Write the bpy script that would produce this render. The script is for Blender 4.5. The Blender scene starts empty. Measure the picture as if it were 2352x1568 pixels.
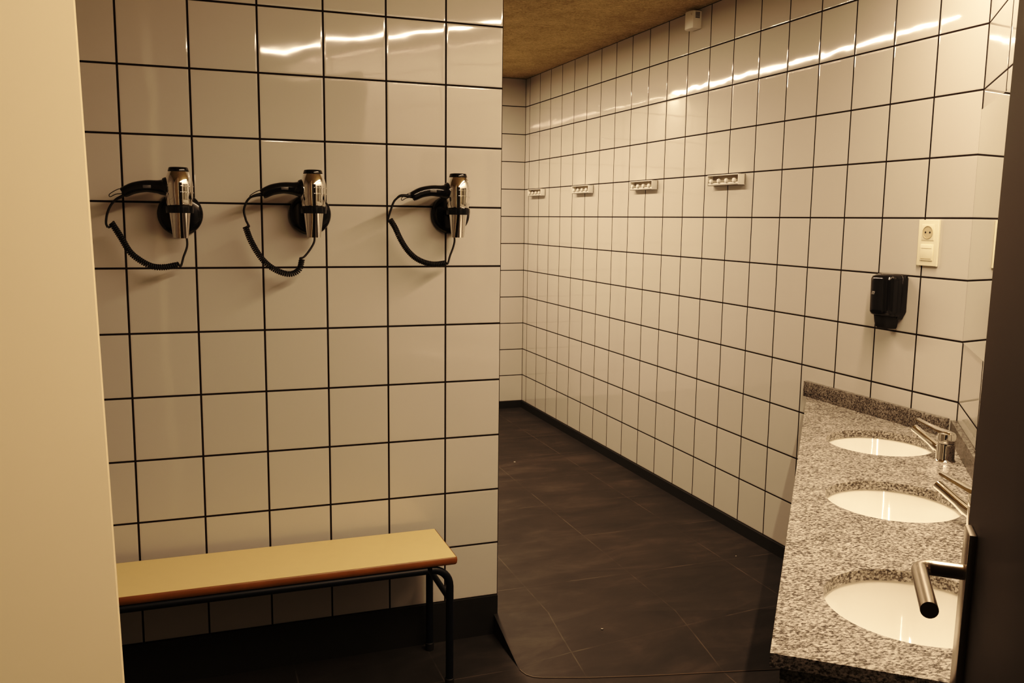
import bpy, bmesh, math, random
from mathutils import Vector, Matrix

random.seed(7)
C = bpy.context.scene.collection
PI = math.pi
T = 0.2                      # wall tile pitch, metres

# ------------------------------------------------------------------ helpers
def link(o, parent=None):
    C.objects.link(o)
    if parent is not None:
        o.parent = parent
    return o

def tag(o, label=None, cat=None, group=None, kind=None):
    if label: o['label'] = label
    if cat: o['category'] = cat
    if group: o['group'] = group
    if kind: o['kind'] = kind
    return o

def empty(name, loc, rz=0.0, label=None, cat=None, group=None, kind=None):
    o = bpy.data.objects.new(name, None)
    o.empty_display_size = 0.05
    o.location = loc
    o.rotation_euler = (0, 0, rz)
    link(o)
    return tag(o, label, cat, group, kind)

class MB:
    """collects primitive shapes into one mesh"""
    def __init__(self):
        self.bm = bmesh.new()
        self.uv = None

    def box(self, a, b, bevel=0.0, seg=2, mat=None):
        x0, y0, z0 = a; x1, y1, z1 = b
        t = bmesh.new()
        vs = [t.verts.new(p) for p in ((x0,y0,z0),(x1,y0,z0),(x1,y1,z0),(x0,y1,z0),(x0,y0,z1),(x1,y0,z1),(x1,y1,z1),(x0,y1,z1))]
        for f in ((3,2,1,0),(4,5,6,7),(0,1,5,4),(1,2,6,5),(2,3,7,6),(3,0,4,7)):
            t.faces.new([vs[i] for i in f])
        if bevel > 0:
            bmesh.ops.bevel(t, geom=t.edges[:], offset=bevel, segments=seg, affect='EDGES', profile=0.5)
        self._merge(t, mat)
        return self

    def _merge(self, t, mat=None):
        if mat is not None:
            bmesh.ops.transform(t, matrix=mat, verts=t.verts[:])
        bmesh.ops.recalc_face_normals(t, faces=t.faces[:])
        me = bpy.data.meshes.new('tmp')
        t.to_mesh(me); t.free()
        self.bm.from_mesh(me)
        bpy.data.meshes.remove(me)

    def lathe(self, prof, n=32, mat=None, sx=1.0, sy=1.0, caps=True):
        """prof: list of (r, z[, sx, sy]) revolved about z"""
        t = bmesh.new()
        rings = []
        for p in prof:
            r, z = p[0], p[1]
            kx = p[2] if len(p) > 2 else sx
            ky = p[3] if len(p) > 3 else sy
            rings.append([t.verts.new((r*kx*math.cos(2*PI*i/n), r*ky*math.sin(2*PI*i/n), z)) for i in range(n)])
        for a, b in zip(rings, rings[1:]):
            for i in range(n):
                t.faces.new((a[i], a[(i+1) % n], b[(i+1) % n], b[i]))
        if caps:
            for r in (rings[0], rings[-1]):
                if (r[0].co - r[n//2].co).length > 1e-6:
                    t.faces.new(r)
        self._merge(t, mat)
        return self

    def tube(self, path, rad, n=12, caps=True, flat=None, mat=None):
        """swept tube along points; rad a number or one per point; flat=(kx,ky) squashes the section"""
        P = [Vector(p) for p in path]
        R = rad if isinstance(rad, (list, tuple)) else [rad]*len(P)
        t = bmesh.new()
        tan = []
        for i in range(len(P)):
            d = P[min(i+1, len(P)-1)] - P[max(i-1, 0)]
            tan.append(d.normalized())
        ref = Vector((0, 0, 1)) if abs(tan[0].z) < 0.9 else Vector((0, 1, 0))
        u = tan[0].cross(ref).normalized()
        rings = []
        kx, ky = flat or (1, 1)
        for i in range(len(P)):
            u = (u - tan[i]*u.dot(tan[i])).normalized()
            v = tan[i].cross(u)
            rings.append([t.verts.new(P[i] + u*(R[i]*kx*math.cos(2*PI*k/n)) + v*(R[i]*ky*math.sin(2*PI*k/n))) for k in range(n)])
        for a, b in zip(rings, rings[1:]):
            for k in range(n):
                t.faces.new((a[k], a[(k+1) % n], b[(k+1) % n], b[k]))
        if caps:
            t.faces.new(rings[0]); t.faces.new(rings[-1])
        self._merge(t, mat)
        return self

    def prism(self, outline, z0, z1, bevel=0.0, seg=2, mat=None):
        t = bmesh.new()
        lo = [t.verts.new((x, y, z0)) for x, y in outline]
        hi = [t.verts.new((x, y, z1)) for x, y in outline]
        n = len(outline)
        t.faces.new(lo); top = t.faces.new(hi)
        for i in range(n):
            t.faces.new((lo[i], lo[(i+1) % n], hi[(i+1) % n], hi[i]))
        if bevel > 0:
            ed = [e for e in t.edges if all(abs(v.co.z - z1) < 1e-7 for v in e.verts) or all(abs(v.co.z - z0) < 1e-7 for v in e.verts)]
            bmesh.ops.bevel(t, geom=ed, offset=bevel, segments=seg, affect='EDGES', profile=0.5)
        self._merge(t, mat)
        return self

    def build(self, name, mat, parent=None, smooth=40, uvfn=None):
        me = bpy.data.meshes.new(name)
        self.bm.normal_update()
        self.bm.to_mesh(me); self.bm.free()
        me.materials.append(mat)
        if smooth:
            for p in me.polygons: p.use_smooth = True
            me.set_sharp_from_angle(angle=math.radians(smooth))
        if uvfn:
            uv = me.uv_layers.new(name='UVMap')
            for p in me.polygons:
                for li in p.loop_indices:
                    uv.data[li].uv = uvfn(me.vertices[me.loops[li].vertex_index].co, p.normal)
        o = bpy.data.objects.new(name, me)
        return link(o, parent)

def spline(pts, per=8):
    P = [Vector(p) for p in pts]
    P = [P[0]*2 - P[1]] + P + [P[-1]*2 - P[-2]]
    out = []
    for i in range(1, len(P)-2):
        a, b, c, d = P[i-1:i+3]
        for k in range(per):
            s = k/per
            out.append(0.5*((2*b) + (c-a)*s + (2*a-5*b+4*c-d)*s*s + (3*b-a-3*c+d)*s**3))
    out.append(P[-2])
    return out

def arc(c, r, a0, a1, n=8):
    return [(c[0]+r*math.cos(a0+(a1-a0)*i/n), c[1]+r*math.sin(a0+(a1-a0)*i/n)) for i in range(n+1)]

# ------------------------------------------------------------------ materials
def nodes(name):
    m = bpy.data.materials.new(name)
    m.use_nodes = True
    nt = m.node_tree
    return m, nt, nt.nodes['Principled BSDF']

def simple(name, col, rough=0.5, metal=0.0, spec=0.5, coat=0.0, noise=0.0, nscale=40, bump=0.0):
    m, nt, b = nodes(name)
    b.inputs['Base Color'].default_value = (*col, 1)
    b.inputs['Roughness'].default_value = rough
    b.inputs['Metallic'].default_value = metal
    b.inputs['Specular IOR Level'].default_value = spec
    b.inputs['Coat Weight'].default_value = coat
    tc = nt.nodes.new('ShaderNodeTexCoord')
    nz = nt.nodes.new('ShaderNodeTexNoise')
    nz.inputs['Scale'].default_value = nscale
    nz.inputs['Detail'].default_value = 4
    nt.links.new(tc.outputs['Object'], nz.inputs['Vector'])
    if noise > 0:
        mx = nt.nodes.new('ShaderNodeMix'); mx.data_type = 'RGBA'
        mx.inputs[6].default_value = (*[c*(1-noise) for c in col], 1)
        mx.inputs[7].default_value = (*[min(1, c*(1+noise)) for c in col], 1)
        nt.links.new(nz.outputs['Fac'], mx.inputs[0])
        nt.links.new(mx.outputs[2], b.inputs['Base Color'])
    if bump > 0:
        bp = nt.nodes.new('ShaderNodeBump')
        bp.inputs['Strength'].default_value = 1.0
        bp.inputs['Distance'].default_value = bump
        nt.links.new(nz.outputs['Fac'], bp.inputs['Height'])
        nt.links.new(bp.outputs['Normal'], b.inputs['Normal'])
    return m

def M_(nt, op, a=None, b=None, c=None):
    n = nt.nodes.new('ShaderNodeMath'); n.operation = op
    for i, v in enumerate((a, b, c)):
        if v is None: continue
        if isinstance(v, (int, float)): n.inputs[i].default_value = v
        else: nt.links.new(v, n.inputs[i])
    return n.outputs[0]

def sstep(nt, x, e0, e1, lo=0.0, hi=1.0):
    n = nt.nodes.new('ShaderNodeMapRange'); n.interpolation_type = 'SMOOTHSTEP'
    nt.links.new(x, n.inputs[0])
    n.inputs[1].default_value = e0; n.inputs[2].default_value = e1
    n.inputs[3].default_value = lo; n.inputs[4].default_value = hi
    return n.outputs[0]

def tile_material(name, joint=0.0135, tilt=0.0020, wave=0.0006, col=(0.53, 0.508, 0.472)):
    """glazed square wall tiles with dark joints; UV counts tiles; every tile is set a little out of true"""
    m, nt, b = nodes(name)
    L = nt.links
    uv = nt.nodes.new('ShaderNodeUVMap')
    sep = nt.nodes.new('ShaderNodeSeparateXYZ'); L.new(uv.outputs[0], sep.inputs[0])
    u, v = sep.outputs[0], sep.outputs[1]
    fu, fv = M_(nt, 'FRACT', u), M_(nt, 'FRACT', v)
    du = M_(nt, 'MINIMUM', fu, M_(nt, 'SUBTRACT', 1.0, fu))
    dv = M_(nt, 'MINIMUM', fv, M_(nt, 'SUBTRACT', 1.0, fv))
    d = M_(nt, 'MINIMUM', du, dv)
    face = sstep(nt, d, joint, joint + 0.004)           # 0 in the joint, 1 on the tile
    cu, cv = M_(nt, 'FLOOR', u), M_(nt, 'FLOOR', v)
    cmb = nt.nodes.new('ShaderNodeCombineXYZ'); L.new(cu, cmb.inputs[0]); L.new(cv, cmb.inputs[1])
    wn = nt.nodes.new('ShaderNodeTexWhiteNoise'); wn.noise_dimensions = '3D'; L.new(cmb.outputs[0], wn.inputs['Vector'])
    sc = nt.nodes.new('ShaderNodeSeparateColor'); L.new(wn.outputs['Color'], sc.inputs[0])
    # heights in metres
    t1 = M_(nt, 'MULTIPLY', M_(nt, 'SUBTRACT', sc.outputs[0], 0.5), M_(nt, 'MULTIPLY', M_(nt, 'SUBTRACT', fu, 0.5), 2*tilt*T))
    t2 = M_(nt, 'MULTIPLY', M_(nt, 'SUBTRACT', sc.outputs[1], 0.5), M_(nt, 'MULTIPLY', M_(nt, 'SUBTRACT', fv, 0.5), 2*tilt*T))
    nz = nt.nodes.new('ShaderNodeTexNoise'); nz.noise_dimensions = '3D'
    nz.inputs['Scale'].default_value = 1.6; nz.inputs['Detail'].default_value = 1.5; nz.inputs['Roughness'].default_value = 0.45
    off = nt.nodes.new('ShaderNodeVectorMath'); off.operation = 'ADD'
    sv = nt.nodes.new('ShaderNodeVectorMath'); sv.operation = 'SCALE'; sv.inputs['Scale'].default_value = 3.7
    L.new(cmb.outputs[0], sv.inputs[0]); L.new(uv.outputs[0], off.inputs[0]); L.new(sv.outputs[0], off.inputs[1])
    L.new(off.outputs[0], nz.inputs['Vector'])
    wv = M_(nt, 'MULTIPLY', nz.outputs['Fac'], wave)
    pillow = sstep(nt, d, joint, joint + 0.026, -0.00035, 0.0)
    h = M_(nt, 'ADD', M_(nt, 'ADD', t1, t2), M_(nt, 'ADD', wv, pillow))
    bp = nt.nodes.new('ShaderNodeBump'); bp.inputs['Strength'].default_value = 1.0; bp.inputs['Distance'].default_value = 1.0
    L.new(h, bp.inputs['Height'])
    L.new(bp.outputs['Normal'], b.inputs['Normal'])
    # colour
    tone = M_(nt, 'ADD', 0.97, M_(nt, 'MULTIPLY', sc.outputs[2], 0.05))
    tc = nt.nodes.new('ShaderNodeVectorMath'); tc.operation = 'SCALE'
    tc.inputs[0].default_value = col; L.new(tone, tc.inputs['Scale'])
    mx = nt.nodes.new('ShaderNodeMix'); mx.data_type = 'RGBA'
    mx.inputs[6].default_value = (0.016, 0.011, 0.009, 1)
    L.new(face, mx.inputs[0]); L.new(tc.outputs[0], mx.inputs[7])
    L.new(mx.outputs[2], b.inputs['Base Color'])
    L.new(sstep(nt, d, joint, joint + 0.004, 0.85, 0.045), b.inputs['Roughness'])
    L.new(sstep(nt, d, joint, joint + 0.004, 0.15, 0.5), b.inputs['Specular IOR Level'])
    return m

def floor_material(name):
    m, nt, b = nodes(name); L = nt.links
    tc = nt.nodes.new('ShaderNodeTexCoord')
    mp = nt.nodes.new('ShaderNodeMapping'); mp.inputs['Scale'].default_value = (1.0, 2.6, 1.0); mp.inputs['Rotation'].default_value = (0, 0, math.radians(-12))
    L.new(tc.outputs['Object'], mp.inputs['Vector'])
    n1 = nt.nodes.new('ShaderNodeTexNoise'); n1.inputs['Scale'].default_value = 3.2; n1.inputs['Detail'].default_value = 9; n1.inputs['Roughness'].default_value = 0.62; n1.inputs['Distortion'].default_value = 0.6
    L.new(mp.outputs[0], n1.inputs['Vector'])
    n2 = nt.nodes.new('ShaderNodeTexNoise'); n2.inputs['Scale'].default_value = 2.3; n2.inputs['Detail'].default_value = 6; n2.inputs['Roughness'].default_value = 0.6
    L.new(tc.outputs['Object'], n2.inputs['Vector'])
    r = nt.nodes.new('ShaderNodeValToRGB')
    r.color_ramp.elements[0].position = 0.34; r.color_ramp.elements[0].color = (0.014, 0.0125, 0.0115, 1)
    r.color_ramp.elements[1].position = 0.72; r.color_ramp.elements[1].color = (0.054, 0.045, 0.039, 1)
    e = r.color_ramp.elements.new(0.52); e.color = (0.0245, 0.0212, 0.019, 1)
    mixf = M_(nt, 'ADD', M_(nt, 'MULTIPLY', n1.outputs['Fac'], 0.62), M_(nt, 'MULTIPLY', n2.outputs['Fac'], 0.38))
    L.new(mixf, r.inputs[0])
    # faint tile joints, 0.455 m squares
    sep = nt.nodes.new('ShaderNodeSeparateXYZ'); L.new(tc.outputs['Object'], sep.inputs[0])
    def dist(s, o):
        f = M_(nt, 'FRACT', M_(nt, 'DIVIDE', M_(nt, 'SUBTRACT', s, o), 0.455))
        return M_(nt, 'MINIMUM', f, M_(nt, 'SUBTRACT', 1.0, f))
    d = M_(nt, 'MINIMUM', dist(sep.outputs[0], 1.19), dist(sep.outputs[1], 3.1))
    nz = nt.nodes.new('ShaderNodeTexNoise'); nz.inputs['Scale'].default_value = 7; nz.inputs['Detail'].default_value = 3
    L.new(tc.outputs['Object'], nz.inputs['Vector'])
    k = M_(nt, 'MULTIPLY', sstep(nt, d, 0.0, 0.008, 1.0, 0.0), sstep(nt, nz.outputs['Fac'], 0.4, 0.62, 0.12, 0.95))
    mx = nt.nodes.new('ShaderNodeMix'); mx.data_type = 'RGBA'
    L.new(k, mx.inputs[0]); L.new(r.outputs[0], mx.inputs[6]); mx.inputs[7].default_value = (0.075, 0.064, 0.054, 1)
    L.new(mx.outputs[2], b.inputs['Base Color'])
    b.inputs['Roughness'].default_value = 0.62
    b.inputs['Specular IOR Level'].default_value = 0.3
    bp = nt.nodes.new('ShaderNodeBump'); bp.inputs['Distance'].default_value = 0.0015; bp.inputs['Strength'].default_value = 0.6
    L.new(n1.outputs['Fac'], bp.inputs['Height']); L.new(bp.outputs[0], b.inputs['Normal'])
    return m

def granite_material(name, k=1.0):
    m, nt, b = nodes(name); L = nt.links
    tc = nt.nodes.new('ShaderNodeTexCoord')
    mp = nt.nodes.new('ShaderNodeMapping'); mp.inputs['Scale'].default_value = (0.62, 1.0, 1.0); mp.inputs['Rotation'].default_value = (0, 0, math.radians(50))
    L.new(tc.outputs['Object'], mp.inputs['Vector'])
    n1 = nt.nodes.new('ShaderNodeTexNoise'); n1.inputs['Scale'].default_value = 210; n1.inputs['Detail'].default_value = 3; n1.inputs['Roughness'].default_value = 0.7
    n2 = nt.nodes.new('ShaderNodeTexVoronoi'); n2.inputs['Scale'].default_value = 260
    n3 = nt.nodes.new('ShaderNodeTexNoise'); n3.inputs['Scale'].default_value = 24; n3.inputs['Detail'].default_value = 3
    for n in (n1, n2, n3): L.new(mp.outputs[0], n.inputs['Vector'])
    sc = nt.nodes.new('ShaderNodeSeparateColor'); L.new(n2.outputs['Color'], sc.inputs[0])
    f = M_(nt, 'ADD', M_(nt, 'MULTIPLY', n1.outputs['Fac'], 0.78), M_(nt, 'ADD', M_(nt, 'MULTIPLY', sc.outputs[0], 0.16), M_(nt, 'MULTIPLY', n3.outputs['Fac'], 0.16)))
    r = nt.nodes.new('ShaderNodeValToRGB')
    el = r.color_ramp.elements
    el[0].position = 0.37; el[0].color = (0.022, 0.019, 0.018, 1)
    el[1].position = 0.70; el[1].color = (0.50, 0.465, 0.425, 1)
    e = el.new(0.485); e.color = (0.09, 0.080, 0.073, 1)
    e = el.new(0.56); e.color = (0.26, 0.240, 0.218, 1)
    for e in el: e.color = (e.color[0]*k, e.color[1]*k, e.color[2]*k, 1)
    L.new(f, r.inputs[0]); L.new(r.outputs[0], b.inputs['Base Color'])
    b.inputs['Roughness'].default_value = 0.3
    b.inputs['Specular IOR Level'].default_value = 0.4
    return m

def ceiling_material(name):
    m, nt, b = nodes(name); L = nt.links
    tc = nt.nodes.new('ShaderNodeTexCoord')
    n1 = nt.nodes.new('ShaderNodeTexNoise'); n1.inputs['Scale'].default_value = 55; n1.inputs['Detail'].default_value = 6; n1.inputs['Roughness'].default_value = 0.75; n1.inputs['Distortion'].default_value = 1.2
    n2 = nt.nodes.new('ShaderNodeTexNoise'); n2.inputs['Scale'].default_value = 7; n2.inputs['Detail'].default_value = 4
    L.new(tc.outputs['Object'], n1.inputs['Vector']); L.new(tc.outputs['Object'], n2.inputs['Vector'])
    f = M_(nt, 'ADD', M_(nt, 'MULTIPLY', n1.outputs['Fac'], 0.75), M_(nt, 'MULTIPLY', n2.outputs['Fac'], 0.25))
    r = nt.nodes.new('ShaderNodeValToRGB')
    r.color_ramp.elements[0].position = 0.36; r.color_ramp.elements[0].color = (0.325, 0.255, 0.135, 1)
    r.color_ramp.elements[1].position = 0.64; r.color_ramp.elements[1].color = (0.72, 0.595, 0.36, 1)
    L.new(f, r.inputs[0]); L.new(r.outputs[0], b.inputs['Base Color'])
    b.inputs['Roughness'].default_value = 0.95; b.inputs['Specular IOR Level'].default_value = 0.1
    bp = nt.nodes.new('ShaderNodeBump'); bp.inputs['Distance'].default_value = 0.006
    L.new(n1.outputs['Fac'], bp.inputs['Height']); L.new(bp.outputs[0], b.inputs['Normal'])
    return m

MAT = dict(
    tile=tile_material('glazed_tile'),
    floor=floor_material('slate_floor'),
    granite=granite_material('grey_granite'),
    graniteshaded=granite_material('grey_granite_shaded', 0.55),  # same granite darker: weaker light on upright faces put into the colour
    ceiling=ceiling_material('fibre_ceiling'),
    skirting=simple('dark_skirting', (0.014, 0.013, 0.012), 0.5, noise=0.25, nscale=30),
    nosing=simple('step_edge', (0.075, 0.055, 0.04), 0.5, noise=0.2, nscale=30),
    plaster=simple('cream_paint', (0.89, 0.775, 0.58), 0.55, spec=0.3, noise=0.02, nscale=3),
    door=simple('dark_door', (0.030, 0.0215, 0.0155), 0.55, spec=0.2, noise=0.12, nscale=6),
    chrome=simple('chrome', (0.86, 0.84, 0.82), 0.06, 1.0),
    brushed=simple('brushed_steel', (0.52, 0.47, 0.42), 0.26, 1.0, noise=0.05, nscale=120),
    black=simple('black_plastic', (0.008, 0.008, 0.009), 0.14, spec=0.45),
    blacksoft=simple('black_rubber', (0.012, 0.011, 0.011), 0.55, spec=0.3),
    greyplastic=simple('grey_plastic', (0.10, 0.10, 0.10), 0.35),
    laminate=simple('yellow_laminate', (0.72, 0.585, 0.33), 0.42, spec=0.35, noise=0.03, nscale=25),
    edging=simple('wood_edging', (0.19, 0.077, 0.018), 0.4, noise=0.25, nscale=18),
    frame=simple('dark_blue_steel', (0.004, 0.0052, 0.0085), 0.45, spec=0.3),
    ceramic=simple('white_ceramic', (0.84, 0.81, 0.75), 0.08, spec=0.5, coat=0.3),
    ivory=simple('ivory_plastic', (0.83, 0.77, 0.60), 0.35),
    whiteplastic=simple('white_plastic', (0.80, 0.78, 0.73), 0.3),
    shadeplastic=simple('panel_shade_grey', (0.40, 0.36, 0.31), 0.35),  # white rack's back: shade under the hood put into the grey; scraps reuse it
    dark=simple('dark_slot', (0.006, 0.006, 0.006), 0.7),
    mirror=simple('mirror_silver', (0.90, 0.92, 0.89), 0.0, 1.0),
    glassedge=simple('mirror_edge', (0.12, 0.17, 0.14), 0.15),
    logo=simple('grey_print', (0.30, 0.30, 0.30), 0.4),
)

# ------------------------------------------------------------------ room geometry (metres, z = 0 on the lower floor)
CAMZ = 1.508
ZF = CAMZ - 1.431            # raised floor
ZC = CAMZ + 1.022            # ceiling
XB = 2.356                   # right wall plane
YG = 2.191                   # right wall / counter wall corner
YA = 2.923                   # partition front plane
XR = 1.012                   # partition free end
YBK = 6.274                  # back wall
XL = -1.55                   # left limit (behind the partition and the cream wall)
ZB0 = CAMZ + 0.022           # a joint row on right wall
ZA0 = CAMZ - 0.161           # a joint row on partition
AD = math.radians(39.4)      # heading of the counter wall
U = Vector((math.sin(AD), math.cos(AD), 0))
N = Vector((-math.cos(AD), math.sin(AD), 0))
G = Vector((XB, YG, 0))
def st(s, t, z): return G + U*s + N*t + Vector((0, 0, z))
MD = Matrix(((U.x, N.x, 0, G.x), (U.y, N.y, 0, G.y), (0, 0, 1, 0), (0, 0, 0, 1)))   # counter frame -> world

def wall(name, a, b, uvfn, mat, M=None):
    mb = MB().box(a, b)
    o = mb.build(name, mat, smooth=0, uvfn=uvfn)
    if M is not None: o.matrix_world = M
    return tag(o, kind='structure')

def uv_x(x0, z0, du=0, dv=0):
    def f(co, n):
        h = co.x - x0 if abs(n.y) >= abs(n.x) else co.y - YA
        return (h/T + du, (co.z - z0)/T + dv)
    return f
def uv_y(y0, z0, du=0, dv=0):
    return lambda co, n: ((co.y - y0)/T + du, (co.z - z0)/T + dv)

ZT = ZC + 0.02
wall('wall_right', (XB, YG, -0.05), (XB+0.12, YBK+0.12, ZT), uv_y(YG, ZB0, 40, 30), MAT['tile'])
wall('wall_back', (XL, YBK, -0.05), (XB, YBK+0.12, ZT), lambda co, n: ((co.x-XB)/T+80, (co.z-ZB0)/T+50), MAT['tile'])
wall('wall_partition', (XL, YA, -0.05), (XR, YA+0.11, ZT), uv_x(0.813, ZA0, 60, 70), MAT['tile'])
wall('wall_counter', (-3.05, -0.12, -0.05), (0.0, 0.0, ZT), lambda co, n: (co.x/(2*T)+90, (co.z-ZB0)/T+90), MAT['tile'], MD)
wall('wall_side', (XL-0.12, 0.2, -0.05), (XL, YBK+0.12, ZT), uv_y(0, ZB0, 20, 20), MAT['tile'])

# cream painted wall end in the left foreground, its free edge leaning a touch
def cream_wall():
    top, bot = Vector((-0.1268, 1.29, 1.7766)), Vector((-0.1097, 1.2964, 0.8483))
    d = (top - bot)/(top.z - bot.z)
    e = lambda z: bot + d*(z - bot.z)
    along = Vector((-0.937, -0.35, 0)); back = Vector((-0.35, 0.937, 0))
    bm = MB()
    t = bmesh.new()
    V = []
    for z in (0.0, ZC):
        p = e(z)
        for q in (p, p + along*1.05, p + along*1.05 + back*0.1, p + back*0.1):
            V.append(t.verts.new((q.x, q.y, z)))
    for f in ((0,1,2,3),(4,5,6,7),(0,1,5,4),(1,2,6,5),(2,3,7,6),(3,0,4,7)):
        t.faces.new([V[i] for i in f])
    bmesh.ops.bevel(t, geom=t.edges[:], offset=0.003, segments=2, affect='EDGES')
    bm._merge(t)
    return tag(bm.build('wall_left', MAT['plaster'], smooth=30), kind='structure')
cream_wall()

# ceiling
tag(MB().prism([(XL-0.12, -0.4), (1.1, -0.4), (XB+0.12, YG-0.3), (XB+0.12, YBK+0.12), (XL-0.12, YBK+0.12)], ZC, ZC+0.1).build('ceiling', MAT['ceiling'], smooth=0), kind='structure')

# lower floor and the raised floor with its rounded step
tag(MB().box((XL-0.12, -0.9, -0.1), (XB+0.1, YA+0.05, 0.0)).build('floor', MAT['floor'], smooth=0), kind='structure')
# a ramp with a rounded corner leads from the lower floor up to it
seam = [(0.996, 2.655), (0.996, 2.638), (0.998, 2.620), (1.005, 2.597), (1.022, 2.576), (1.050, 2.562), (1.10, 2.545), (1.20, 2.512), (1.405, 2.458), (1.65, 2.402), (2.00, 2.319), (XB, 2.237)]
crest = [(0.996, 2.918)] + [(0.996 + (XB-0.996)*k/11, 2.918 - (2.918-2.52)*k/11) for k in range(1, 12)]
tag(MB().prism(crest + [(XB, YBK), (XL, YBK), (XL, YA+0.06), (0.996, YA+0.06)], 0.0, ZF).build('floor_raised', MAT['floor'], smooth=0), kind='structure')
t = bmesh.new()
lo = [t.verts.new((x, y, 0.0008)) for x, y in seam]
hi = [t.verts.new((x, y, ZF)) for x, y in crest]
hb = [t.verts.new((x, y, 0.0)) for x, y in crest]
for i in range(len(seam)-1):
    t.faces.new((lo[i], lo[i+1], hi[i+1], hi[i]))
    t.faces.new((lo[i+1], lo[i], hb[i], hb[i+1]))
    t.faces.new((hi[i], hi[i+1], hb[i+1], hb[i]))
t.faces.new((lo[0], hi[0], hb[0])); t.faces.new((lo[-1], hb[-1], hi[-1]))
mb = MB(); mb._merge(t)
tag(mb.build('floor_ramp', MAT['floor'], smooth=30), kind='structure')
mb = MB()
mb.tube([(x, y-0.001, 0.001) for x, y in seam[1:]], 0.0022, 8)
tag(mb.build('trim_1', MAT['nosing']), kind='structure')

# skirtings
tag(MB().box((XB-0.012, 2.62, ZF), (XB, YBK, CAMZ-1.378)).build('baseboard_right', MAT['skirting'], smooth=0), kind='structure')
tag(MB().box((XL, YBK-0.012, ZF), (XB-0.012, YBK, CAMZ-1.378)).build('baseboard_back', MAT['skirting'], smooth=0), kind='structure')
tag(MB().box((XL, YA-0.010, 0.0), (XR-0.002, YA, CAMZ-1.361)).build('baseboard_partition', MAT['skirting'], smooth=0), kind='structure')

# ------------------------------------------------------------------ open door with lever handle, right foreground
TD = 0.2575; SE = -1.993
DM = MD @ Matrix.Translation((SE, TD, 0)) @ Matrix.Rotation(math.radians(0.55), 4, 'X')
door = MB().box((-0.92, -0.04, 0.012), (0.0, 0.0, 2.30), 0.002).build('door_1', MAT['door'], smooth=30)
door.matrix_world = DM
tag(door, kind='structure')
ZH = 1.094
plate = MB().prism([(x, z) for x, z in ((-0.072, ZH-0.185), (-0.030, ZH-0.185), (-0.030, ZH+0.053), (-0.072, ZH+0.053))], 0.0, 0.0085, 0.0012,
                   mat=Matrix(((1,0,0,0),(0,0,1,0),(0,1,0,0),(0,0,0,1)))).build('handle_plate', MAT['brushed'], door, smooth=30)
plate['label'] = 'long brushed steel back plate'
hp = [(-0.051, 0.006, ZH), (-0.051, 0.020, ZH)] + [(-0.051, 0.034, ZH)]
hp += [(-0.051 - 0.017 + 0.017*math.cos(a), 0.041 + 0.017*math.sin(a), ZH) for a in [PI/2*k/6 for k in range(7)]]
hp += [(-0.100, 0.058, ZH), (-0.184, 0.058, ZH)]
lever = MB().tube(hp, 0.0095, 20).build('lever_handle', MAT['brushed'], door, smooth=40)
lever['label'] = 'round bar lever in brushed steel'

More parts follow.
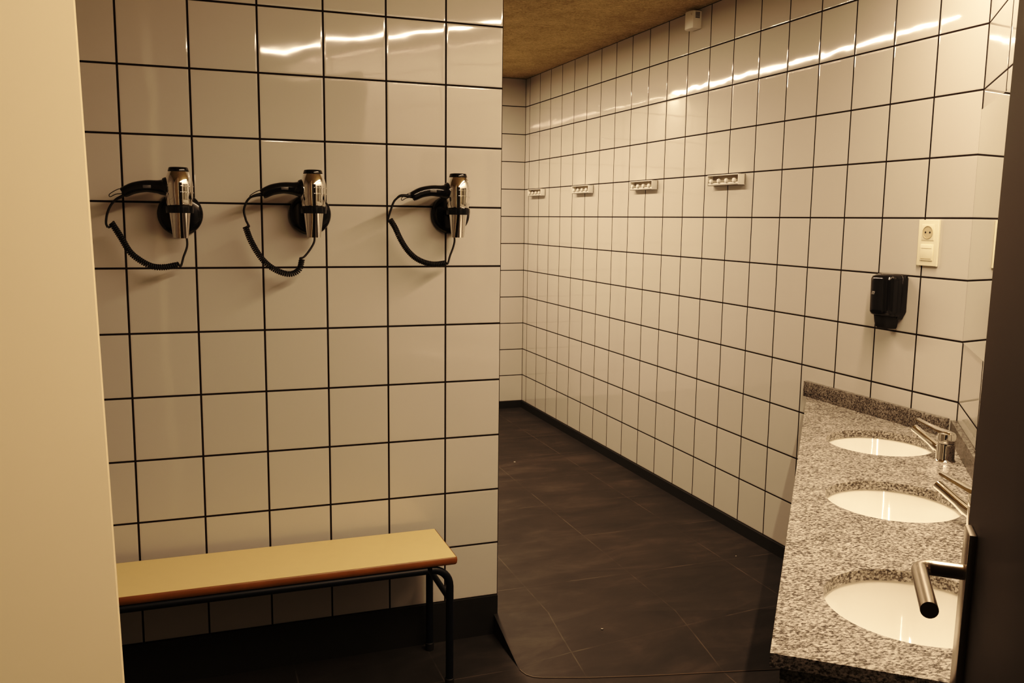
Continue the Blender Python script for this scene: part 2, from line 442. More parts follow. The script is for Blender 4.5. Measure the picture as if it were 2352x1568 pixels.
# ------------------------------------------------------------------ granite counter
ZK = CAMZ - 0.70             # counter top height
TH = 0.024
CS0, CT = -1.750, 0.483      # near end, depth
CSF = 0.587                  # far front corner, on the right wall
SINKS = [(-0.155, 0.240), (-0.795, 0.240), (-1.460, 0.240)]
HA, HB = 0.171, 0.163        # hole half-axes
def counter():
    root = empty('vanity_counter', st(-0.8, 0.2, 0), 0, 'speckled grey granite vanity counter with three sunken basins beside the tiled wall', 'counter')
    inv = root.matrix_world.inverted() if False else Matrix.Translation(-root.location)
    def put(mb_fn, name, mat, smooth=30, parent=root):
        o = mb_fn.build(name, mat, parent, smooth)
        return o
    W = inv @ MD
    # slab with three oval cut-outs
    t = bmesh.new()
    def loop(pts):
        vs = [t.verts.new((x, y, ZK)) for x, y in pts]
        return [t.edges.new((vs[i], vs[(i+1) % len(vs)])) for i in range(len(vs))]
    outline = [(CS0, 0.002), (-0.006, 0.002), (CSF-0.006, CT-0.002), (CS0, CT)]
    # right wall runs from (0,0) to (CSF, CT)
    es = loop(outline)
    NS = 64
    for cs, ct in SINKS:
        es += loop([(cs + HA*math.cos(2*PI*i/NS), ct + HB*math.sin(2*PI*i/NS)) for i in range(NS)])
    bmesh.ops.triangle_fill(t, use_beauty=True, use_dissolve=False, edges=es)
    top = t.faces[:]
    r = bmesh.ops.extrude_face_region(t, geom=top)
    bmesh.ops.translate(t, vec=(0, 0, -TH), verts=[v for v in r['geom'] if isinstance(v, bmesh.types.BMVert)])
    mb = MB(); mb._merge(t, W)
    put(mb, 'worktop', MAT['granite'])
    # upstands on both walls
    d = Vector((CSF, CT)).normalized(); nrm = Vector((-d.y, d.x))
    if nrm.x > 0: nrm = -nrm
    p0 = Vector((0, 0)); p1 = Vector((CSF-0.004, CT-0.003)); th = 0.020
    k = th*1.02
    a0 = d*0.03
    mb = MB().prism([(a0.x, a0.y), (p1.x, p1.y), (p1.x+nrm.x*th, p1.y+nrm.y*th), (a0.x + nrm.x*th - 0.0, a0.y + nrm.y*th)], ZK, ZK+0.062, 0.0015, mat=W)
    o = put(mb, 'upstand', MAT['graniteshaded'])
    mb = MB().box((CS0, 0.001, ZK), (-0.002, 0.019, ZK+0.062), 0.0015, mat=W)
    put(mb, 'upstand', MAT['graniteshaded'])
    # apron below the front and the near end
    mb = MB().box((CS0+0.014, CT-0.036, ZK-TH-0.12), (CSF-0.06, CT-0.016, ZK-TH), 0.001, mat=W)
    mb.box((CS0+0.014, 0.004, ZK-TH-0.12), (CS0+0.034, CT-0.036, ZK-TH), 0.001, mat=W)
    put(mb, 'apron', MAT['graniteshaded'])
    # steel brackets that carry it on the wall
    for s in (-1.2, -0.5):
        mb = MB().box((s-0.02, 0.001, ZK-TH-0.30), (s+0.02, 0.012, ZK-TH-0.002), 0.001, mat=W)
        put(mb, 'bracket', MAT['frame'])
    return root
counter()

# basins
basin_labels = ['white oval basin nearest the soap dispenser, sunk in the far end of the granite counter',
                'middle white oval basin sunk in the granite counter',
                'white oval basin nearest the dark door, behind the lever handle']
def make_basin():
    root = empty('wash_basin', (0, 0, 0))
    prof = []
    zt = -0.0005
    a, b = HA+0.004, HB+0.004
    t = bmesh.new()
    n = 64
    steps = 18
    rings = []
    depth = 0.135
    prof = [(1.14, zt-0.010), (1.14, zt), (1.0, zt)]
    for i in range(1, steps+1):
        q = i/steps*PI/2
        k = max(1 - i/steps, 0.13)
        prof.append((k, zt - depth*(1 - k**2.5)))
    inner = list(prof)
    for k, z in prof:
        rings.append([t.verts.new((a*k*math.cos(2*PI*i/n), b*k*math.sin(2*PI*i/n), z)) for i in range(n)])
    for k, z in reversed([(1.10, zt-0.012)] + [(q[0]*1.05+0.02, q[1]-0.012) for q in inner[3:]]):
        rings.append([t.verts.new((a*k*math.cos(2*PI*i/n), b*k*math.sin(2*PI*i/n), z)) for i in range(n)])
    R = len(rings)
    for j in range(R):
        A, B = rings[j], rings[(j+1) % R]
        for i in range(n):
            t.faces.new((A[i], A[(i+1) % n], B[(i+1) % n], B[i]))
    mb = MB(); mb._merge(t)
    mb.build('bowl', MAT['ceramic'], root, 50)
    mb = MB().lathe([(0.0005, -depth+0.004), (0.018, -depth+0.004), (0.024, -depth+0.0015), (0.0245, -depth-0.012), (0.018, -depth-0.05), (0.0005, -depth-0.05)], 28)
    mb.build('drain', MAT['chrome'], root, 40)
    return root
def dup(root, parent=None):
    r = root.copy(); C.objects.link(r)
    if parent is not None: r.parent = parent
    for ch in list(root.children): dup(ch, r)
    return r
b0 = make_basin()
for i, (cs, ct) in enumerate(SINKS):
    r = b0 if i == 0 else dup(b0)
    r.location = st(cs, ct, ZK-TH)
    r.rotation_euler = (0, 0, math.atan2(U.y, U.x))
    tag(r, basin_labels[i], 'basin', 'oval basins in the granite counter')

# mixer taps (diagonal on the near corner of each basin)
def make_tap():
    root = empty('mixer_tap', (0, 0, 0))
    mb = MB().lathe([(0.030, 0.0), (0.030, 0.004), (0.027, 0.007), (0.0255, 0.012), (0.0255, 0.052), (0.0245, 0.056)], 36)
    mb.build('tap_body', MAT['chrome'], root, 40)
    pts = spline([(0.004, 0, 0.030), (0.030, 0, 0.037), (0.060, 0, 0.049), (0.098, 0, 0.064), (0.124, 0, 0.074)], 5)
    n = len(pts)
    mb = MB().tube(pts, [0.022 - 0.0085*min(1, i/(n*0.5)) for i in range(n)], 20, flat=(1.0, 0.86))
    sp = mb.build('spout', MAT['chrome'], root, 50)
    mb = MB().lathe([(0.0095, 0), (0.0095, 0.010)], 20, mat=Matrix.Translation((0.118, 0, 0.050)) @ Matrix.Rotation(math.radians(-12), 4, 'Y'))
    mb.build('aerator', MAT['chrome'], sp, 40)
    mb = MB().lathe([(0.0235, 0.056), (0.0262, 0.058), (0.0265, 0.080), (0.0245, 0.086), (0.016, 0.089), (0.0005, 0.090)], 36)
    hd = mb.build('cartridge_cap', MAT['chrome'], root, 40)
    mb = MB()
    t = bmesh.new()
    sec = []
    for x, w, z, th in ((-0.022, 0.014, 0.082, 0.009), (0.0, 0.021, 0.085, 0.008), (0.03, 0.0175, 0.089, 0.0055), (0.075, 0.013, 0.096, 0.0045), (0.112, 0.0115, 0.103, 0.004), (0.118, 0.008, 0.1045, 0.003)):
        sec.append([t.verts.new((x, y, zz)) for y, zz in ((-w, z), (-w*0.6, z+th), (w*0.6, z+th), (w, z), (w*0.7, z-th*0.4), (-w*0.7, z-th*0.4))])
    for A, B in zip(sec, sec[1:]):
        for i in range(6): t.faces.new((A[i], A[(i+1) % 6], B[(i+1) % 6], B[i]))
    t.faces.new(sec[0]); t.faces.new(sec[-1])
    bmesh.ops.bevel(t, geom=t.edges[:], offset=0.0008, segments=2, affect='EDGES')
    mb._merge(t)
    mb.build('lever', MAT['chrome'], root, 50)
    return root
tap0 = make_tap()
tap_labels = ['chrome mixer tap at the far basin, by the tiled corner', 'chrome mixer tap at the middle basin, half hidden by the dark door']
for i in range(2):
    r = tap0 if i == 0 else dup(tap0)
    cs, ct = SINKS[i]
    r.location = st(cs-0.172, ct-0.172, ZK)
    r.rotation_euler = (0, 0, math.atan2(U.y, U.x) + math.radians(40))
    tag(r, tap_labels[i], 'tap', 'mixer taps on the granite counter')

# mirror on the counter wall
mr = empty('wall_mirror', st(-0.85, 0.0, CAMZ))
inv = Matrix.Translation(-mr.location) @ MD
mb = MB().box((-1.745, 0.0022, CAMZ-0.379), (-0.0045, 0.0026, CAMZ+0.360), mat=inv)
mb.build('mirror_glass', MAT['mirror'], mr, 0)
mb = MB().box((-1.7455, 0.0004, CAMZ-0.3795), (-0.0040, 0.0021, CAMZ+0.3605), mat=inv)
mb.build('mirror_backing', MAT['glassedge'], mr, 0)
tag(mr, 'frameless mirror on the tiled wall above the counter, beside the dark door', 'mirror')

# ------------------------------------------------------------------ bench
def bench():
    x0, x1, y0, y1, zt = -0.74, 0.768, 2.602, 2.884, CAMZ-1.069
    root = empty('bench', ((x0+x1)/2, (y0+y1)/2, 0), 0, 'long low bench with pale yellow seat and dark steel legs below the hair dryers', 'bench')
    inv = Matrix.Translation(-root.location)
    def B(n, m, mb, sm=35, parent=root, lab=None):
        o = mb.build(n, m, parent, sm)
        if lab: o['label'] = lab
        return o
    th = 0.024
    mb = MB().prism([(x0+.006, y0+.006), (x1-.006, y0+.006), (x1-.006, y1-.006), (x0+.006, y1-.006)], zt-th+0.002, zt, 0.0, mat=inv)
    seat = B('seat', MAT['laminate'], mb)
    # rounded brown edge band all round
    r = th/2
    t = bmesh.new()
    sect = [(0.0, 0.0), (-0.004, 0.0), (-0.0065, -0.003), (-0.008, -r), (-0.0065, -th+0.003), (-0.004, -th), (0.0, -th)]
    rr = 0.012
    path = []
    for cx, cy, a0 in ((x1-rr, y0+rr, -PI/2), (x1-rr, y1-rr, 0), (x0+rr, y1-rr, PI/2), (x0+rr, y0+rr, PI)):
        for i in range(7):
            a = a0 + PI/2*i/6
            path.append((cx, cy, a))
    rings = []
    for cx, cy, a in path:
        rings.append([t.verts.new((cx+(rr+(-0.008)-o)*math.cos(a), cy+(rr-0.008-o)*math.sin(a), zt-0.0005+z)) for o, z in sect])
    for i in range(len(rings)):
        A, Bq = rings[i], rings[(i+1) % len(rings)]
        for k in range(len(sect)): t.faces.new((A[k], A[(k+1) % len(sect)], Bq[(k+1) % len(sect)], Bq[k]))
    mb = MB(); mb._merge(t, inv)
    B('edge_band', MAT['edging'], mb, 50, seat, 'rounded brown wooden edge')
    # bent tube side rails with legs, cross tubes
    rt = 0.0125; zr = zt-th-rt-0.001; rb = 0.06
    for y in (y0+0.0115, y1-0.0125):
        mb = MB().tube([(x0+0.045+rb, y, zr), (x1-0.040-rb, y, zr)], rt, 14, mat=inv)
        B('rail', MAT['frame'], mb)
        for sgn, xe in ((1, x1-0.025), (-1, x0+0.025)):
            pts = [(xe-sgn*(rb+0.001), y, zr)]
            for k in range(1, 9):
                a = PI/2*(1-k/8)
                pts.append((xe-sgn*rb+sgn*rb*math.cos(a), y, zr-rb+rb*math.sin(a)))
            pts += [(xe, y, zr-rb-0.1), (xe, y, 0.014)]
            lg = B('leg', MAT['frame'], MB().tube(pts, rt, 16, mat=inv))
            B('foot_cap', MAT['blacksoft'], MB().lathe([(0.0148, 0.0), (0.0152, 0.004), (0.0148, 0.026), (0.0126, 0.028)], 18, mat=inv @ Matrix.Translation((xe, y, 0.0))), 40, lg)
    for sgn, xe in ((1, x1-0.025), (-1, x0+0.025)):
        mb = MB().tube([(xe, y0+0.0115, zr-0.105), (xe, y1-0.0125, zr-0.105)], 0.010, 12, mat=inv)
        mb.box((xe-sgn*0.075-0.012, y0+0.02, zr-0.005), (xe-sgn*0.075+0.012, y1-0.02, zr+rt), 0.001, mat=inv)
        B('crossbar', MAT['frame'], mb)
    return root
bench()

# ------------------------------------------------------------------ hair dryers on their wall holders
def make_holder():
    root = empty('dryer_holder', (0, 0, 0))           # origin on the wall, y towards the wall = 0
    R = Matrix.Rotation(PI/2, 4, 'X')                  # lathe z -> -y (out of the wall)
    mb = MB().lathe([(0.066, 0.0), (0.066, 0.014), (0.063, 0.021), (0.050, 0.027), (0.0005, 0.029)], 44, mat=R)
    base = mb.build('wall_disc', MAT['black'], root, 50)
    # arm out to the ring
    pts = spline([(0, -0.022, 0.004), (0, -0.045, 0.008), (0, -0.068, 0.011)], 4)
    arm = MB().tube(pts, [0.024-0.004*i/len(pts) for i in range(len(pts))], 16, flat=(1.1, 0.6)).build('arm', MAT['black'], root, 50)
    # ring
    prof = [(0.0345, 0.0), (0.0385, 0.0), (0.0395, 0.010), (0.0385, 0.020), (0.0345, 0.020), (0.0345, 0.0)]
    MB().lathe(prof, 40, mat=Matrix.Translation((0, -0.1, 0.0)), caps=False).build('ring', MAT['black'], root, 40)
    return root

def make_dryer():
    """origin at the middle of the barrel top; hangs nozzle down; handle to -x"""
    root = empty('hair_dryer', (0, 0, 0))
    prof = [(0.0285, -0.0118), (0.0308, -0.016), (0.0352, -0.028), (0.0384, -0.041), (0.0394, -0.049), (0.0394, -0.054), (0.0409, -0.0543), (0.0409, -0.0570), (0.0392, -0.0573),
            (0.0392, -0.072), (0.0407, -0.0723), (0.0407, -0.0750), (0.0388, -0.0753), (0.0378, -0.090), (0.0362, -0.106), (0.0345, -0.112), (0.0333, -0.114), (0.030, -0.1145)]
    MB().lathe(prof, 48).build('housing', MAT['chrome'], root, 35)['label'] = 'polished chrome barrel'
    cp = MB().lathe([(0.0005, 0.0), (0.0235, 0.0), (0.0262, -0.0010), (0.0272, -0.003), (0.0296, -0.0115), (0.0294, -0.0125)], 40).build('intake_cap', MAT['black'], root, 40)
    MB().lathe([(0.032, -0.113), (0.0325, -0.116), (0.0325, -0.128), (0.031, -0.132)], 40).build('collar', MAT['black'], root, 40)
    # flattening chrome nozzle
    nz = []
    for i in range(11):
        k = i/10
        nz.append((1.0, -0.130 - 0.077*k, 0.0302 - 0.0092*k, 0.0302 - 0.0202*k))
    nz += [(1.0, -0.2068, 0.0195, 0.0086), (1.0, -0.150, 0.0195, 0.0086)]
    MB().lathe(nz, 40).build('nozzle', MAT['chrome'], root, 40)['label'] = 'tapered chrome concentrator nozzle'
    hp = spline([(-0.018, 0, -0.058), (-0.036, 0, -0.058), (-0.046, 0, -0.059), (-0.060, 0, -0.058), (-0.090, 0, -0.057), (-0.122, 0, -0.063), (-0.146, 0, -0.074), (-0.153, 0, -0.078)], 5)
    key = [0.029, 0.0285, 0.0225, 0.0190, 0.0172, 0.0168, 0.0160, 0.0145]
    rad = []
    for i in range(len(hp)):
        q = i/5; a = min(int(q), len(key)-2); rad.append(key[a] + (key[a+1]-key[a])*(q-a))
    h = MB().tube(hp, rad, 22, flat=(0.85, 1.0)).build('handle', MAT['black'], root, 50)
    MB().box((-0.098, -0.0165, -0.063), (-0.076, -0.0125, -0.054), 0.0012).build('switch', MAT['greyplastic'], h, 40)
    lp = [(-0.150, -0.001, -0.068), (-0.163, -0.001, -0.0665), (-0.186, -0.001, -0.080), (-0.189, -0.001, -0.087), (-0.185, -0.001, -0.089), (-0.172, -0.001, -0.082), (-0.152, -0.001, -0.079)]
    MB().tube(spline(lp, 4), 0.0011, 8).build('hanging_loop', MAT['black'], h, 60)
    return root

def coil(path, R, r, pitch):
    P = spline(path, 10)
    L = [0.0]
    for a, b in zip(P, P[1:]): L.append(L[-1] + (b-a).length)
    tot = L[-1]
    nt_ = max(4, int(tot/pitch)); per = 12
    pts = []
    u = None; j = 0
    N_ = nt_*per
    for i in range(N_+1):
        s = tot*i/N_
        while j < len(L)-2 and L[j+1] < s: j += 1
        k = (s-L[j])/max(1e-9, L[j+1]-L[j])
        p = P[j].lerp(P[j+1], k)
        tan = (P[j+1]-P[j]).normalized()
        if u is None: u = tan.cross(Vector((0, 1, 0))).normalized()
        u = (u - tan*u.dot(tan)).normalized(); v = tan.cross(u)
        a = 2*PI*i/per
        pts.append(p + u*R*math.cos(a) + v*R*math.sin(a))
    return pts

CORDS = [
 dict(a=[(-0.1644,2.8176,1.5669),(-0.1786,2.8183,1.5633),(-0.1992,2.819,1.5513),(-0.2138,2.8198,1.5344),(-0.2242,2.8205,1.511),(-0.2285,2.8212,1.4843),(-0.2246,2.8219,1.471),(-0.2168,2.8226,1.4744)],
      c=[(-0.2142,2.8226,1.4845),(-0.1921,2.8276,1.4443),(-0.1693,2.8326,1.4002),(-0.1391,2.8376,1.3725),(-0.108,2.8426,1.3566),(-0.0759,2.8476,1.3544),(-0.0398,2.8526,1.3609)],
      b=[(-0.0398,2.8526,1.3609),(-0.0318,2.8606,1.3562),(-0.0226,2.8686,1.3846),(-0.0124,2.8766,1.4125),(-0.0115,2.8846,1.4369),(-0.0165,2.8966,1.4649)]),
 dict(a=[(0.2068,2.8176,1.5747),(0.1897,2.8185,1.5709),(0.1726,2.8193,1.5636),(0.1604,2.8201,1.5477),(0.1536,2.821,1.5232),(0.159,2.8218,1.4953),(0.1671,2.8226,1.4779)],
      c=[(0.1569,2.8226,1.4771),(0.1697,2.8269,1.4391),(0.1895,2.8312,1.4),(0.2132,2.8355,1.3676),(0.2479,2.8398,1.3419),(0.287,2.844,1.3304),(0.3163,2.8483,1.3445),(0.3264,2.8526,1.3772)],
      b=[(0.3246,2.8526,1.379),(0.3349,2.8626,1.384),(0.3565,2.8726,1.4093),(0.3699,2.8826,1.4348),(0.3692,2.8966,1.4678)]),
 dict(a=[(0.6547,2.8176,1.5837),(0.6386,2.8185,1.5794),(0.6225,2.8193,1.5699),(0.6118,2.8201,1.5566),(0.6024,2.821,1.5302),(0.5957,2.8218,1.5091),(0.5944,2.8226,1.4985)],
      c=[(0.6025,2.8226,1.5012),(0.6182,2.8269,1.4775),(0.6353,2.8312,1.443),(0.6581,2.8355,1.408),(0.6867,2.8398,1.3808),(0.7213,2.844,1.3642),(0.7563,2.8483,1.3583),(0.7917,2.8526,1.362)],
      b=[(0.7917,2.8526,1.362),(0.8025,2.8606,1.3588),(0.8133,2.8686,1.3847),(0.8271,2.8766,1.415),(0.8337,2.8846,1.4398),(0.8315,2.8966,1.4646)]),
]
DRYERS = [(-0.028, 1.648, 1.512), (0.361, 1.652, 1.517), (0.827, 1.654, 1.523)]
dryer_labels = ['chrome and black hair dryer nearest the cream wall, on the tiled partition',
                'middle chrome and black hair dryer, its coiled cord hooking up at the end',
                'chrome and black hair dryer nearest the open end of the tiled partition']
holder_labels = ['round black wall holder carrying the hair dryer nearest the cream wall',
                 'round black wall holder carrying the middle hair dryer',
                 'round black wall holder carrying the hair dryer nearest the partition end']
h0 = make_holder(); d0 = make_dryer()
for i, (x, zt, zd) in enumerate(DRYERS):
    h = h0 if i == 0 else dup(h0)
    h.location = (x, YA-0.0005, zt-0.133)
    for ch in h.children:
        if ch.name.startswith('wall_disc'): ch.location = (0, 0, zd-(zt-0.133))
    tag(h, holder_labels[i], 'holder', 'round black hair dryer holders')
    d = d0 if i == 0 else dup(d0)
    d.location = (x, YA-0.1, zt)
    tag(d, dryer_labels[i], 'hair dryer', 'hair dryers on the tiled partition')
for i, (x, zt, zd) in enumerate(DRYERS):
    d = [o for o in C.objects if o.get('label') == dryer_labels[i]][0]
    inv = Matrix.Translation(-Vector(d.location))
    c = CORDS[i]
    # cord: sleeve, plain lead, coil, plain lead - one part
    start = Vector((x-0.150, YA-0.1, zt-0.077))
    lead = [start] + [Vector(p) for p in c['a'][1:-1]]
    mb = MB()
    cc = coil([Vector(p) for p in c['c']], 0.0070, 0.0024, 0.0060)
    pa = spline(lead, 6)
    na = len(pa)
    ra = [0.0062 - 0.0028*min(1, k/(na*0.35)) for k in range(na)]
    mb.tube(pa, ra, 10, mat=inv)
    mb.tube(spline([lead[-1], Vector(c['a'][-1]), cc[0]], 5), 0.0033, 8, mat=inv)
    mb.tube(cc, 0.0027, 7, mat=inv)
    mb.tube(spline([cc[-1]] + [Vector(p) for p in c['b'][1:]], 6), 0.0032, 8, mat=inv)
    mb.build('cord', MAT['blacksoft'], d, 60)['label'] = 'black coiled cord'

# ------------------------------------------------------------------ coat racks on the right wall
def make_rack():
    """origin on the wall at the near lower end; length along +y, out of the wall = -x"""
    L_, H_, D_ = 0.258, 0.048, 0.037
    root = empty('coat_rack', (0, 0, 0))
    mb = MB().box((-0.006, 0.0, 0.0), (0.0, L_, H_), 0.001)
    mb.build('back_panel', MAT['shadeplastic'], root, 30)
    mb = MB().box((-D_, 0.0, H_-0.004), (-0.006, L_, H_), 0.001)
    mb.build('hood', MAT['whiteplastic'], root, 30)
    mb = MB().box((-D_+0.004, 0.004, 0.0), (-0.006, L_-0.004, 0.006), 0.001)
    mb.box((-D_+0.004, 0.004, 0.0), (-D_+0.008, L_-0.004, 0.011), 0.001)
    mb.build('lower_lip', MAT['whiteplastic'], root, 30)
    for y in (0.0, L_-0.004):
        mb = MB().box((-D_, y, -0.001), (0.0, y+0.004, H_), 0.001)
        mb.build('end_cap', MAT['whiteplastic'], root, 30)
    for k in range(4):
        y = 0.036 + k*0.0625
        R = Matrix.Translation((-0.005, y, 0.020)) @ Matrix.Rotation(-PI/2, 4, 'Y')
        mb = MB().lathe([(0.0045, 0.0), (0.0045, 0.016), (0.0065, 0.022), (0.0100, 0.027), (0.0105, 0.031), (0.0085, 0.036), (0.0005, 0.0375)], 20, mat=R)
        mb.build('peg', MAT['whiteplastic'], root, 50)
    mb = MB().lathe([(0.004, 0.0), (0.0035, 0.002), (0.0005, 0.0024)], 14, mat=Matrix.Translation((-0.006, 0.215, 0.030)) @ Matrix.Rotation(-PI/2, 4, 'Y'))
    mb.build('screw', MAT['dark'], root, 40)
    return root
rack_labels = ['white four-peg coat rack nearest the counter', 'second white four-peg coat rack from the counter',
               'third white four-peg coat rack from the counter', 'white four-peg coat rack closest to the back corner']
r0 = make_rack()
for i, y in enumerate((3.454, 4.253, 5.062, 5.860)):
    r = r0 if i == 0 else dup(r0)
    r.location = (XB-0.0005, y, CAMZ+0.1695)
    tag(r, rack_labels[i], 'coat rack', 'coat racks along the right tiled wall')

# ------------------------------------------------------------------ small fittings on the right wall
def sensor():
    root = empty('wall_sensor', (XB-0.0005, 3.92, CAMZ+0.925), 0, 'small white box-shaped sensor high on the wall under the brown ceiling', 'sensor')
    w, d, h = 0.040, 0.054, 0.082
    out = [(0.0, -w), (0.0, w)] + [(-0.020, w)] + [(-0.020-(d-0.020)*math.sin(a), w*math.cos(a)*0.6 + w*0.4) for a in [PI/2*k/8 for k in range(1, 9)]] + [(-d, -w*0.55), (-d+0.008, -w)]
    mb = MB().prism(out, 0.0, h, 0.003)
    o = mb.build('sensor_case', MAT['whiteplastic'], root, 35)
    mb = MB()
    for k in range(5):
        z = h-0.034+k*0.006
        mb.box((-0.034, -w-0.0010, z), (-0.010, -w+0.0005, z+0.0035))
    mb.build('grille', MAT['dark'], o, 0)
    mb = MB().lathe([(0.006, 0), (0.0055, 0.002), (0.003, 0.004), (0.0005, 0.0045)], 18, mat=Matrix.Translation((-d+0.003, -w*0.85, h-0.018)) @ Matrix.Rotation(-PI/2, 4, 'Y') @ Matrix.Rotation(math.radians(-40), 4, 'X'))
    mb.build('lens', MAT['chrome'], o, 50)
    return root
sensor()

def socket():
    y0, y1, z0, z1 = 2.320, 2.407, CAMZ-0.139, CAMZ+0.016
    root = empty('wall_socket', (XB, (y0+y1)/2, z0), 0, 'ivory double plate with round power socket above a rocker switch', 'socket')
    W, H = y1-y0, z1-z0
    mb = MB().prism([(-W/2, 0), (W/2, 0), (W/2, H), (-W/2, H)], 0.0005, 0.0095, 0.002, 3, mat=Matrix(((0,0,-1,0),(1,0,0,0),(0,1,0,0),(0,0,0,1))))
    pl = mb.build('cover_plate', MAT['ivory'], root, 35)
    zs = H-0.042
    Rl = Matrix.Translation((-0.0085, 0, zs)) @ Matrix.Rotation(-PI/2, 4, 'Y')
    mb = MB().prism([(-0.027, zs-0.027), (0.027, zs-0.027), (0.027, zs+0.027), (-0.027, zs+0.027)], 0.0085, 0.0112, 0.0012, mat=Matrix(((0,0,-1,0),(1,0,0,0),(0,1,0,0),(0,0,0,1))))
    so = mb.build('socket_insert', MAT['ivory'], root, 35)
    mb = MB().lathe([(0.0225, 0.0026), (0.0222, 0.0042), (0.0205, 0.0045), (0.0200, 0.0031), (0.0005, 0.0029)], 32, mat=Rl)
    sh = simple('socket_recess', (0.50, 0.43, 0.30), 0.5)
    mb.build('recess', sh, so, 30)
    mb = MB()
    for dy in (-0.0095, 0.0095):
        mb.lathe([(0.0032, 0.0030), (0.0032, 0.0036), (0.0005, 0.0036)], 14, mat=Rl @ Matrix.Translation((0, dy, 0)))
    mb.build('pin_holes', MAT['dark'], so, 0)
    zr = 0.045
    mb = MB().box((-0.0125, -0.027, zr-0.027), (-0.0090, 0.027, zr+0.027), 0.001)
    sw = mb.build('rocker_switch', MAT['ivory'], root, 35)
    sb = simple('slot_brown', (0.30, 0.24, 0.14), 0.6)
    for za, zb_ in ((-0.0215, -0.0203), (0.0140, 0.0147)):
        MB().box((-0.0131, -0.022, zr+za), (-0.0124, 0.022, zr+zb_)).build('switch_groove', sb, sw, 0)
    return root
socket()

def soap():
    yc, w = 2.500, 0.056
    zt, zb, zp = CAMZ-0.173, CAMZ-0.327, CAMZ-0.367
    root = empty('soap_dispenser', (XB, yc, zp), 0, 'glossy black soap dispenser on the tiled wall above the counter', 'soap dispenser')
    # back plate, slightly narrower below
    X = Matrix(((0,0,-1,0),(1,0,0,0),(0,1,0,0),(0,0,0,1)))      # (y,z,out) -> world local
    H0, H1 = zb-zp, zt-zp
    mb = MB().prism([(-w, H0+0.022), (-w+0.016, H0-0.006), (w-0.016, H0-0.006), (w, H0+0.022), (w, H1-0.014), (w-0.008, H1-0.004), (-w+0.008, H1-0.004), (-w, H1-0.014)], -0.0005, 0.026, 0.003, 3, mat=X)
    mb.build('back_housing', MAT['black'], root, 35)
    # bowed front cover: stacked outlines
    t = bmesh.new()
    rings = []
    nseg = 48
    rows = []
    for i in range(17):
        k = i/16
        z = H0 + (H1-H0)*k
        # corner rounding at top and bottom
        e = 0.022
        dz = min(z-H0, H1-z)
        ins = 0.0 if dz > e else e - math.sqrt(max(0, e*e-(e-dz)**2))
        rows.append((z, ins*0.75, 0.088 - 0.004*(1-k) - ins*1.3))
    for z, ins, dp in rows:
        ww = w-0.002-ins
        ring = []
        for j in range(nseg+1):
            a = PI*j/nseg
            c, s = math.cos(a), math.sin(a)
            ring.append(t.verts.new((-(0.022 + (dp-0.022)*abs(s)**0.62), ww*math.copysign(abs(c)**0.62, c), z)))
        rings.append(ring)
    for A, B in zip(rings, rings[1:]):
        for j in range(nseg): t.faces.new((A[j], A[j+1], B[j+1], B[j]))
        t.faces.new((A[nseg], A[0], B[0], B[nseg]))
    t.faces.new(rings[0]); t.faces.new(rings[-1])
    mb = MB(); mb._merge(t)
    cov = mb.build('front_cover', MAT['black'], root, 45)
    # push nozzle below
    prof = []
    t = bmesh.new(); rings = []
    for z, ww, dp in ((0.0, 0.030, 0.058), (0.006, 0.035, 0.066), (0.022, 0.038, 0.070), (0.046, 0.040, 0.074)):
        ring = []
        for j in range(nseg+1):
            a = PI*j/nseg; c, s = math.cos(a), math.sin(a)
            ring.append(t.verts.new((-(0.018 + (dp-0.018)*abs(s)**0.6), ww*math.copysign(abs(c)**0.7, c), z)))
        rings.append(ring)
    for A, B in zip(rings, rings[1:]):
        for j in range(nseg): t.faces.new((A[j], A[j+1], B[j+1], B[j]))
        t.faces.new((A[nseg], A[0], B[0], B[nseg]))
    t.faces.new(rings[0]); t.faces.new(rings[-1])
    mb = MB(); mb._merge(t)
    mb.build('push_pump', MAT['blacksoft'], root, 45)
    # small printed emblem on the cover: a tilted grey rounded mark with two bars
    t = bmesh.new()
    zc = H0 + (H1-H0)*0.55
    def surf(y):
        c = abs(y)/(w-0.002); cc = c**(1/0.62)
        return -(0.0226 + (0.0862-0.022)*math.sqrt(max(0.0, 1-cc*cc))**0.62)
    def patch(y0, y1, z0, z1, sl):
        n = 4
        rows_ = []
        for a in range(n+1):
            z = z0 + (z1-z0)*a/n
            rows_.append([t.verts.new((surf(y0+(y1-y0)*b/n - sl*z), y0+(y1-y0)*b/n - sl*z, zc+z)) for b in range(n+1)])
        for A, B in zip(rows_, rows_[1:]):
            for b in range(n): t.faces.new((A[b], A[b+1], B[b+1], B[b]))
    for yb in (0.024, 0.0185, 0.013):
        patch(yb, yb-0.0030, -0.0045, 0.0045, 0.35)
    patch(0.024, 0.010, 0.0045, 0.0065, 0.35)
    mb = MB(); mb._merge(t)
    mb.build('emblem', MAT['logo'], cov, 0)
    return root
soap()

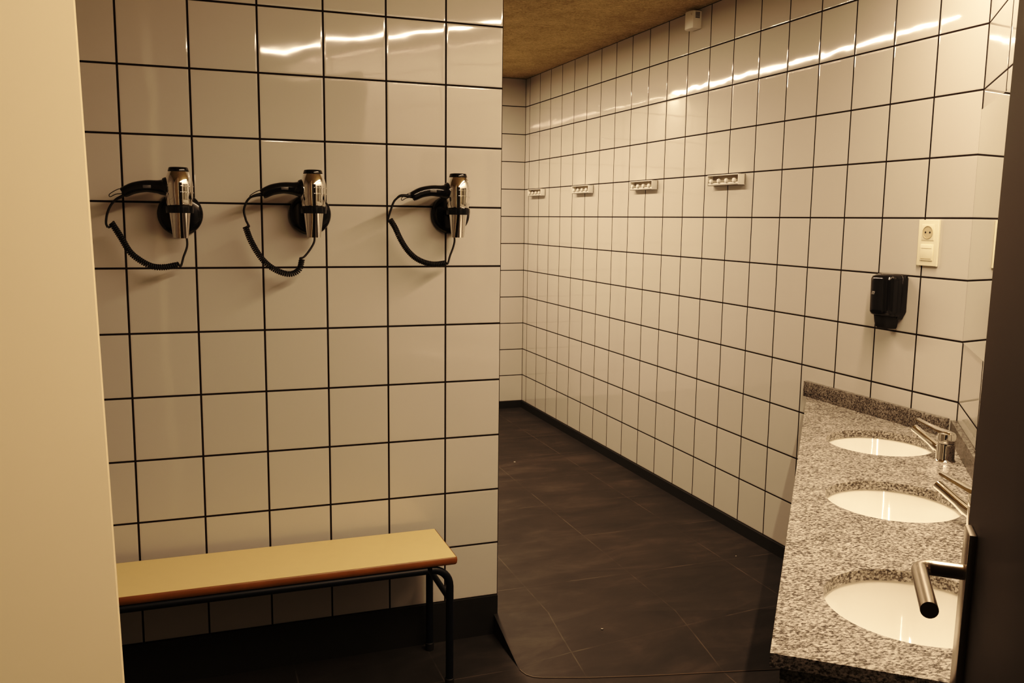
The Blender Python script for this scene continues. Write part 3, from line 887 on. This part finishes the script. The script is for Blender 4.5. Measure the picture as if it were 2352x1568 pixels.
# ------------------------------------------------------------------ scraps left on the floor
def scrap(loc, label, size, seed):
    rnd = random.Random(seed)
    t = bmesh.new()
    n = 7
    ring = []
    for i in range(n):
        a = 2*PI*i/n
        r = size*(0.6 + 0.5*rnd.random())
        ring.append(t.verts.new((r*math.cos(a), 0.7*r*math.sin(a), 0.0008 + size*0.35*rnd.random())))
    c = t.verts.new((0, 0, size*0.5))
    for i in range(n): t.faces.new((ring[i], ring[(i+1) % n], c))
    r2 = bmesh.ops.extrude_face_region(t, geom=t.faces[:])
    bmesh.ops.translate(t, vec=(0, 0, -0.0006), verts=[v for v in r2['geom'] if isinstance(v, bmesh.types.BMVert)])
    mb = MB(); mb._merge(t)
    o = mb.build('paper_scrap', MAT['shadeplastic'], smooth=0)
    o.location = loc
    return tag(o, label, 'scrap', 'paper scraps on the floor')
scrap((1.768, 4.816, ZF), 'tiny crumpled pale scrap far down the dark floor, nearest the back corner', 0.007, 1)
scrap((1.341, 2.719, 0.0555), 'tiny pale scrap lying on the short floor ramp', 0.0045, 2)
scrap((2.171, 3.121, ZF), 'tiny pale scrap on the dark floor close to the right skirting', 0.004, 3)

# ------------------------------------------------------------------ lights
def strip(name, p, q, width, power, col, spread=180):
    p, q = Vector(p), Vector(q)
    l = bpy.data.lights.new(name, 'AREA')
    l.shape = 'RECTANGLE'
    l.size = (q-p).length; l.size_y = width
    l.energy = power; l.color = col
    l.spread = math.radians(spread)
    o = bpy.data.objects.new(name, l); C.objects.link(o)
    o.location = (p+q)/2
    d = (q-p).normalized()
    o.rotation_euler = (0, 0, math.atan2(d.y, d.x))
    return o
WARM = (1.0, 0.722, 0.482)
strip('tube_light_passage', (1.20, 3.45, CAMZ+0.985), (1.12, 6.255, CAMZ+0.985), 0.028, 60, WARM)
a, b = st(-0.12, 0.20, CAMZ+0.985), st(-2.78, 0.20, CAMZ+0.985)
strip('tube_light_counter', a, b, 0.028, 46, WARM)

w = bpy.data.worlds.new('World'); bpy.context.scene.world = w
w.use_nodes = True
w.node_tree.nodes['Background'].inputs[0].default_value = (0.9, 0.62, 0.38, 1)
w.node_tree.nodes['Background'].inputs[1].default_value = 0.02

# ------------------------------------------------------------------ camera
cam = bpy.data.cameras.new('camera')
cam.sensor_width = 36; cam.lens = 31.148; cam.clip_start = 0.02
co = bpy.data.objects.new('camera', cam); C.objects.link(co)
R = Matrix(((0.94086, 0.03478, -0.33689, 0), (-0.33856, 0.13243, -0.93158, 0), (0.01222, 0.99058, 0.13635, 0), (0, 0, 0, 1)))
yaw, pitch, roll = math.radians(19.8843), math.radians(-7.8361), math.radians(0.7068)
fw = Vector((math.sin(yaw)*math.cos(pitch), math.cos(yaw)*math.cos(pitch), math.sin(pitch)))
rt = Vector((math.cos(yaw), -math.sin(yaw), 0)); up = rt.cross(fw)
r2 = rt*math.cos(roll) + up*math.sin(roll); u2 = up*math.cos(roll) - rt*math.sin(roll)
co.matrix_world = Matrix(((r2.x, u2.x, -fw.x, 0), (r2.y, u2.y, -fw.y, 0), (r2.z, u2.z, -fw.z, CAMZ), (0, 0, 0, 1)))
sc = bpy.context.scene
sc.camera = co
sc.view_settings.view_transform = 'Standard'
sc.view_settings.look = 'None'
sc.view_settings.exposure = 0.0
# camera-like tone curve: soft toe, long shoulder
sc.view_settings.use_curve_mapping = True
cm = sc.view_settings.curve_mapping
cm.use_clip = True
cv = cm.curves[3]
pts = [(0.0, 0.0), (0.0256, 0.020), (0.064, 0.082), (0.16, 0.265), (0.40, 0.597), (0.70, 0.85), (1.0, 0.985)]
cv.points[0].location = pts[0]; cv.points[-1].location = pts[-1]
for p_ in pts[1:-1]: cv.points.new(*p_)
cm.update()
sc.cycles.max_bounces = 9
sc.cycles.diffuse_bounces = 5
sc.cycles.glossy_bounces = 6
sc.cycles.use_denoising = True
sc.cycles.use_adaptive_sampling = True
sc.cycles.adaptive_threshold = 0.02
sc.cycles.sample_clamp_indirect = 40.0
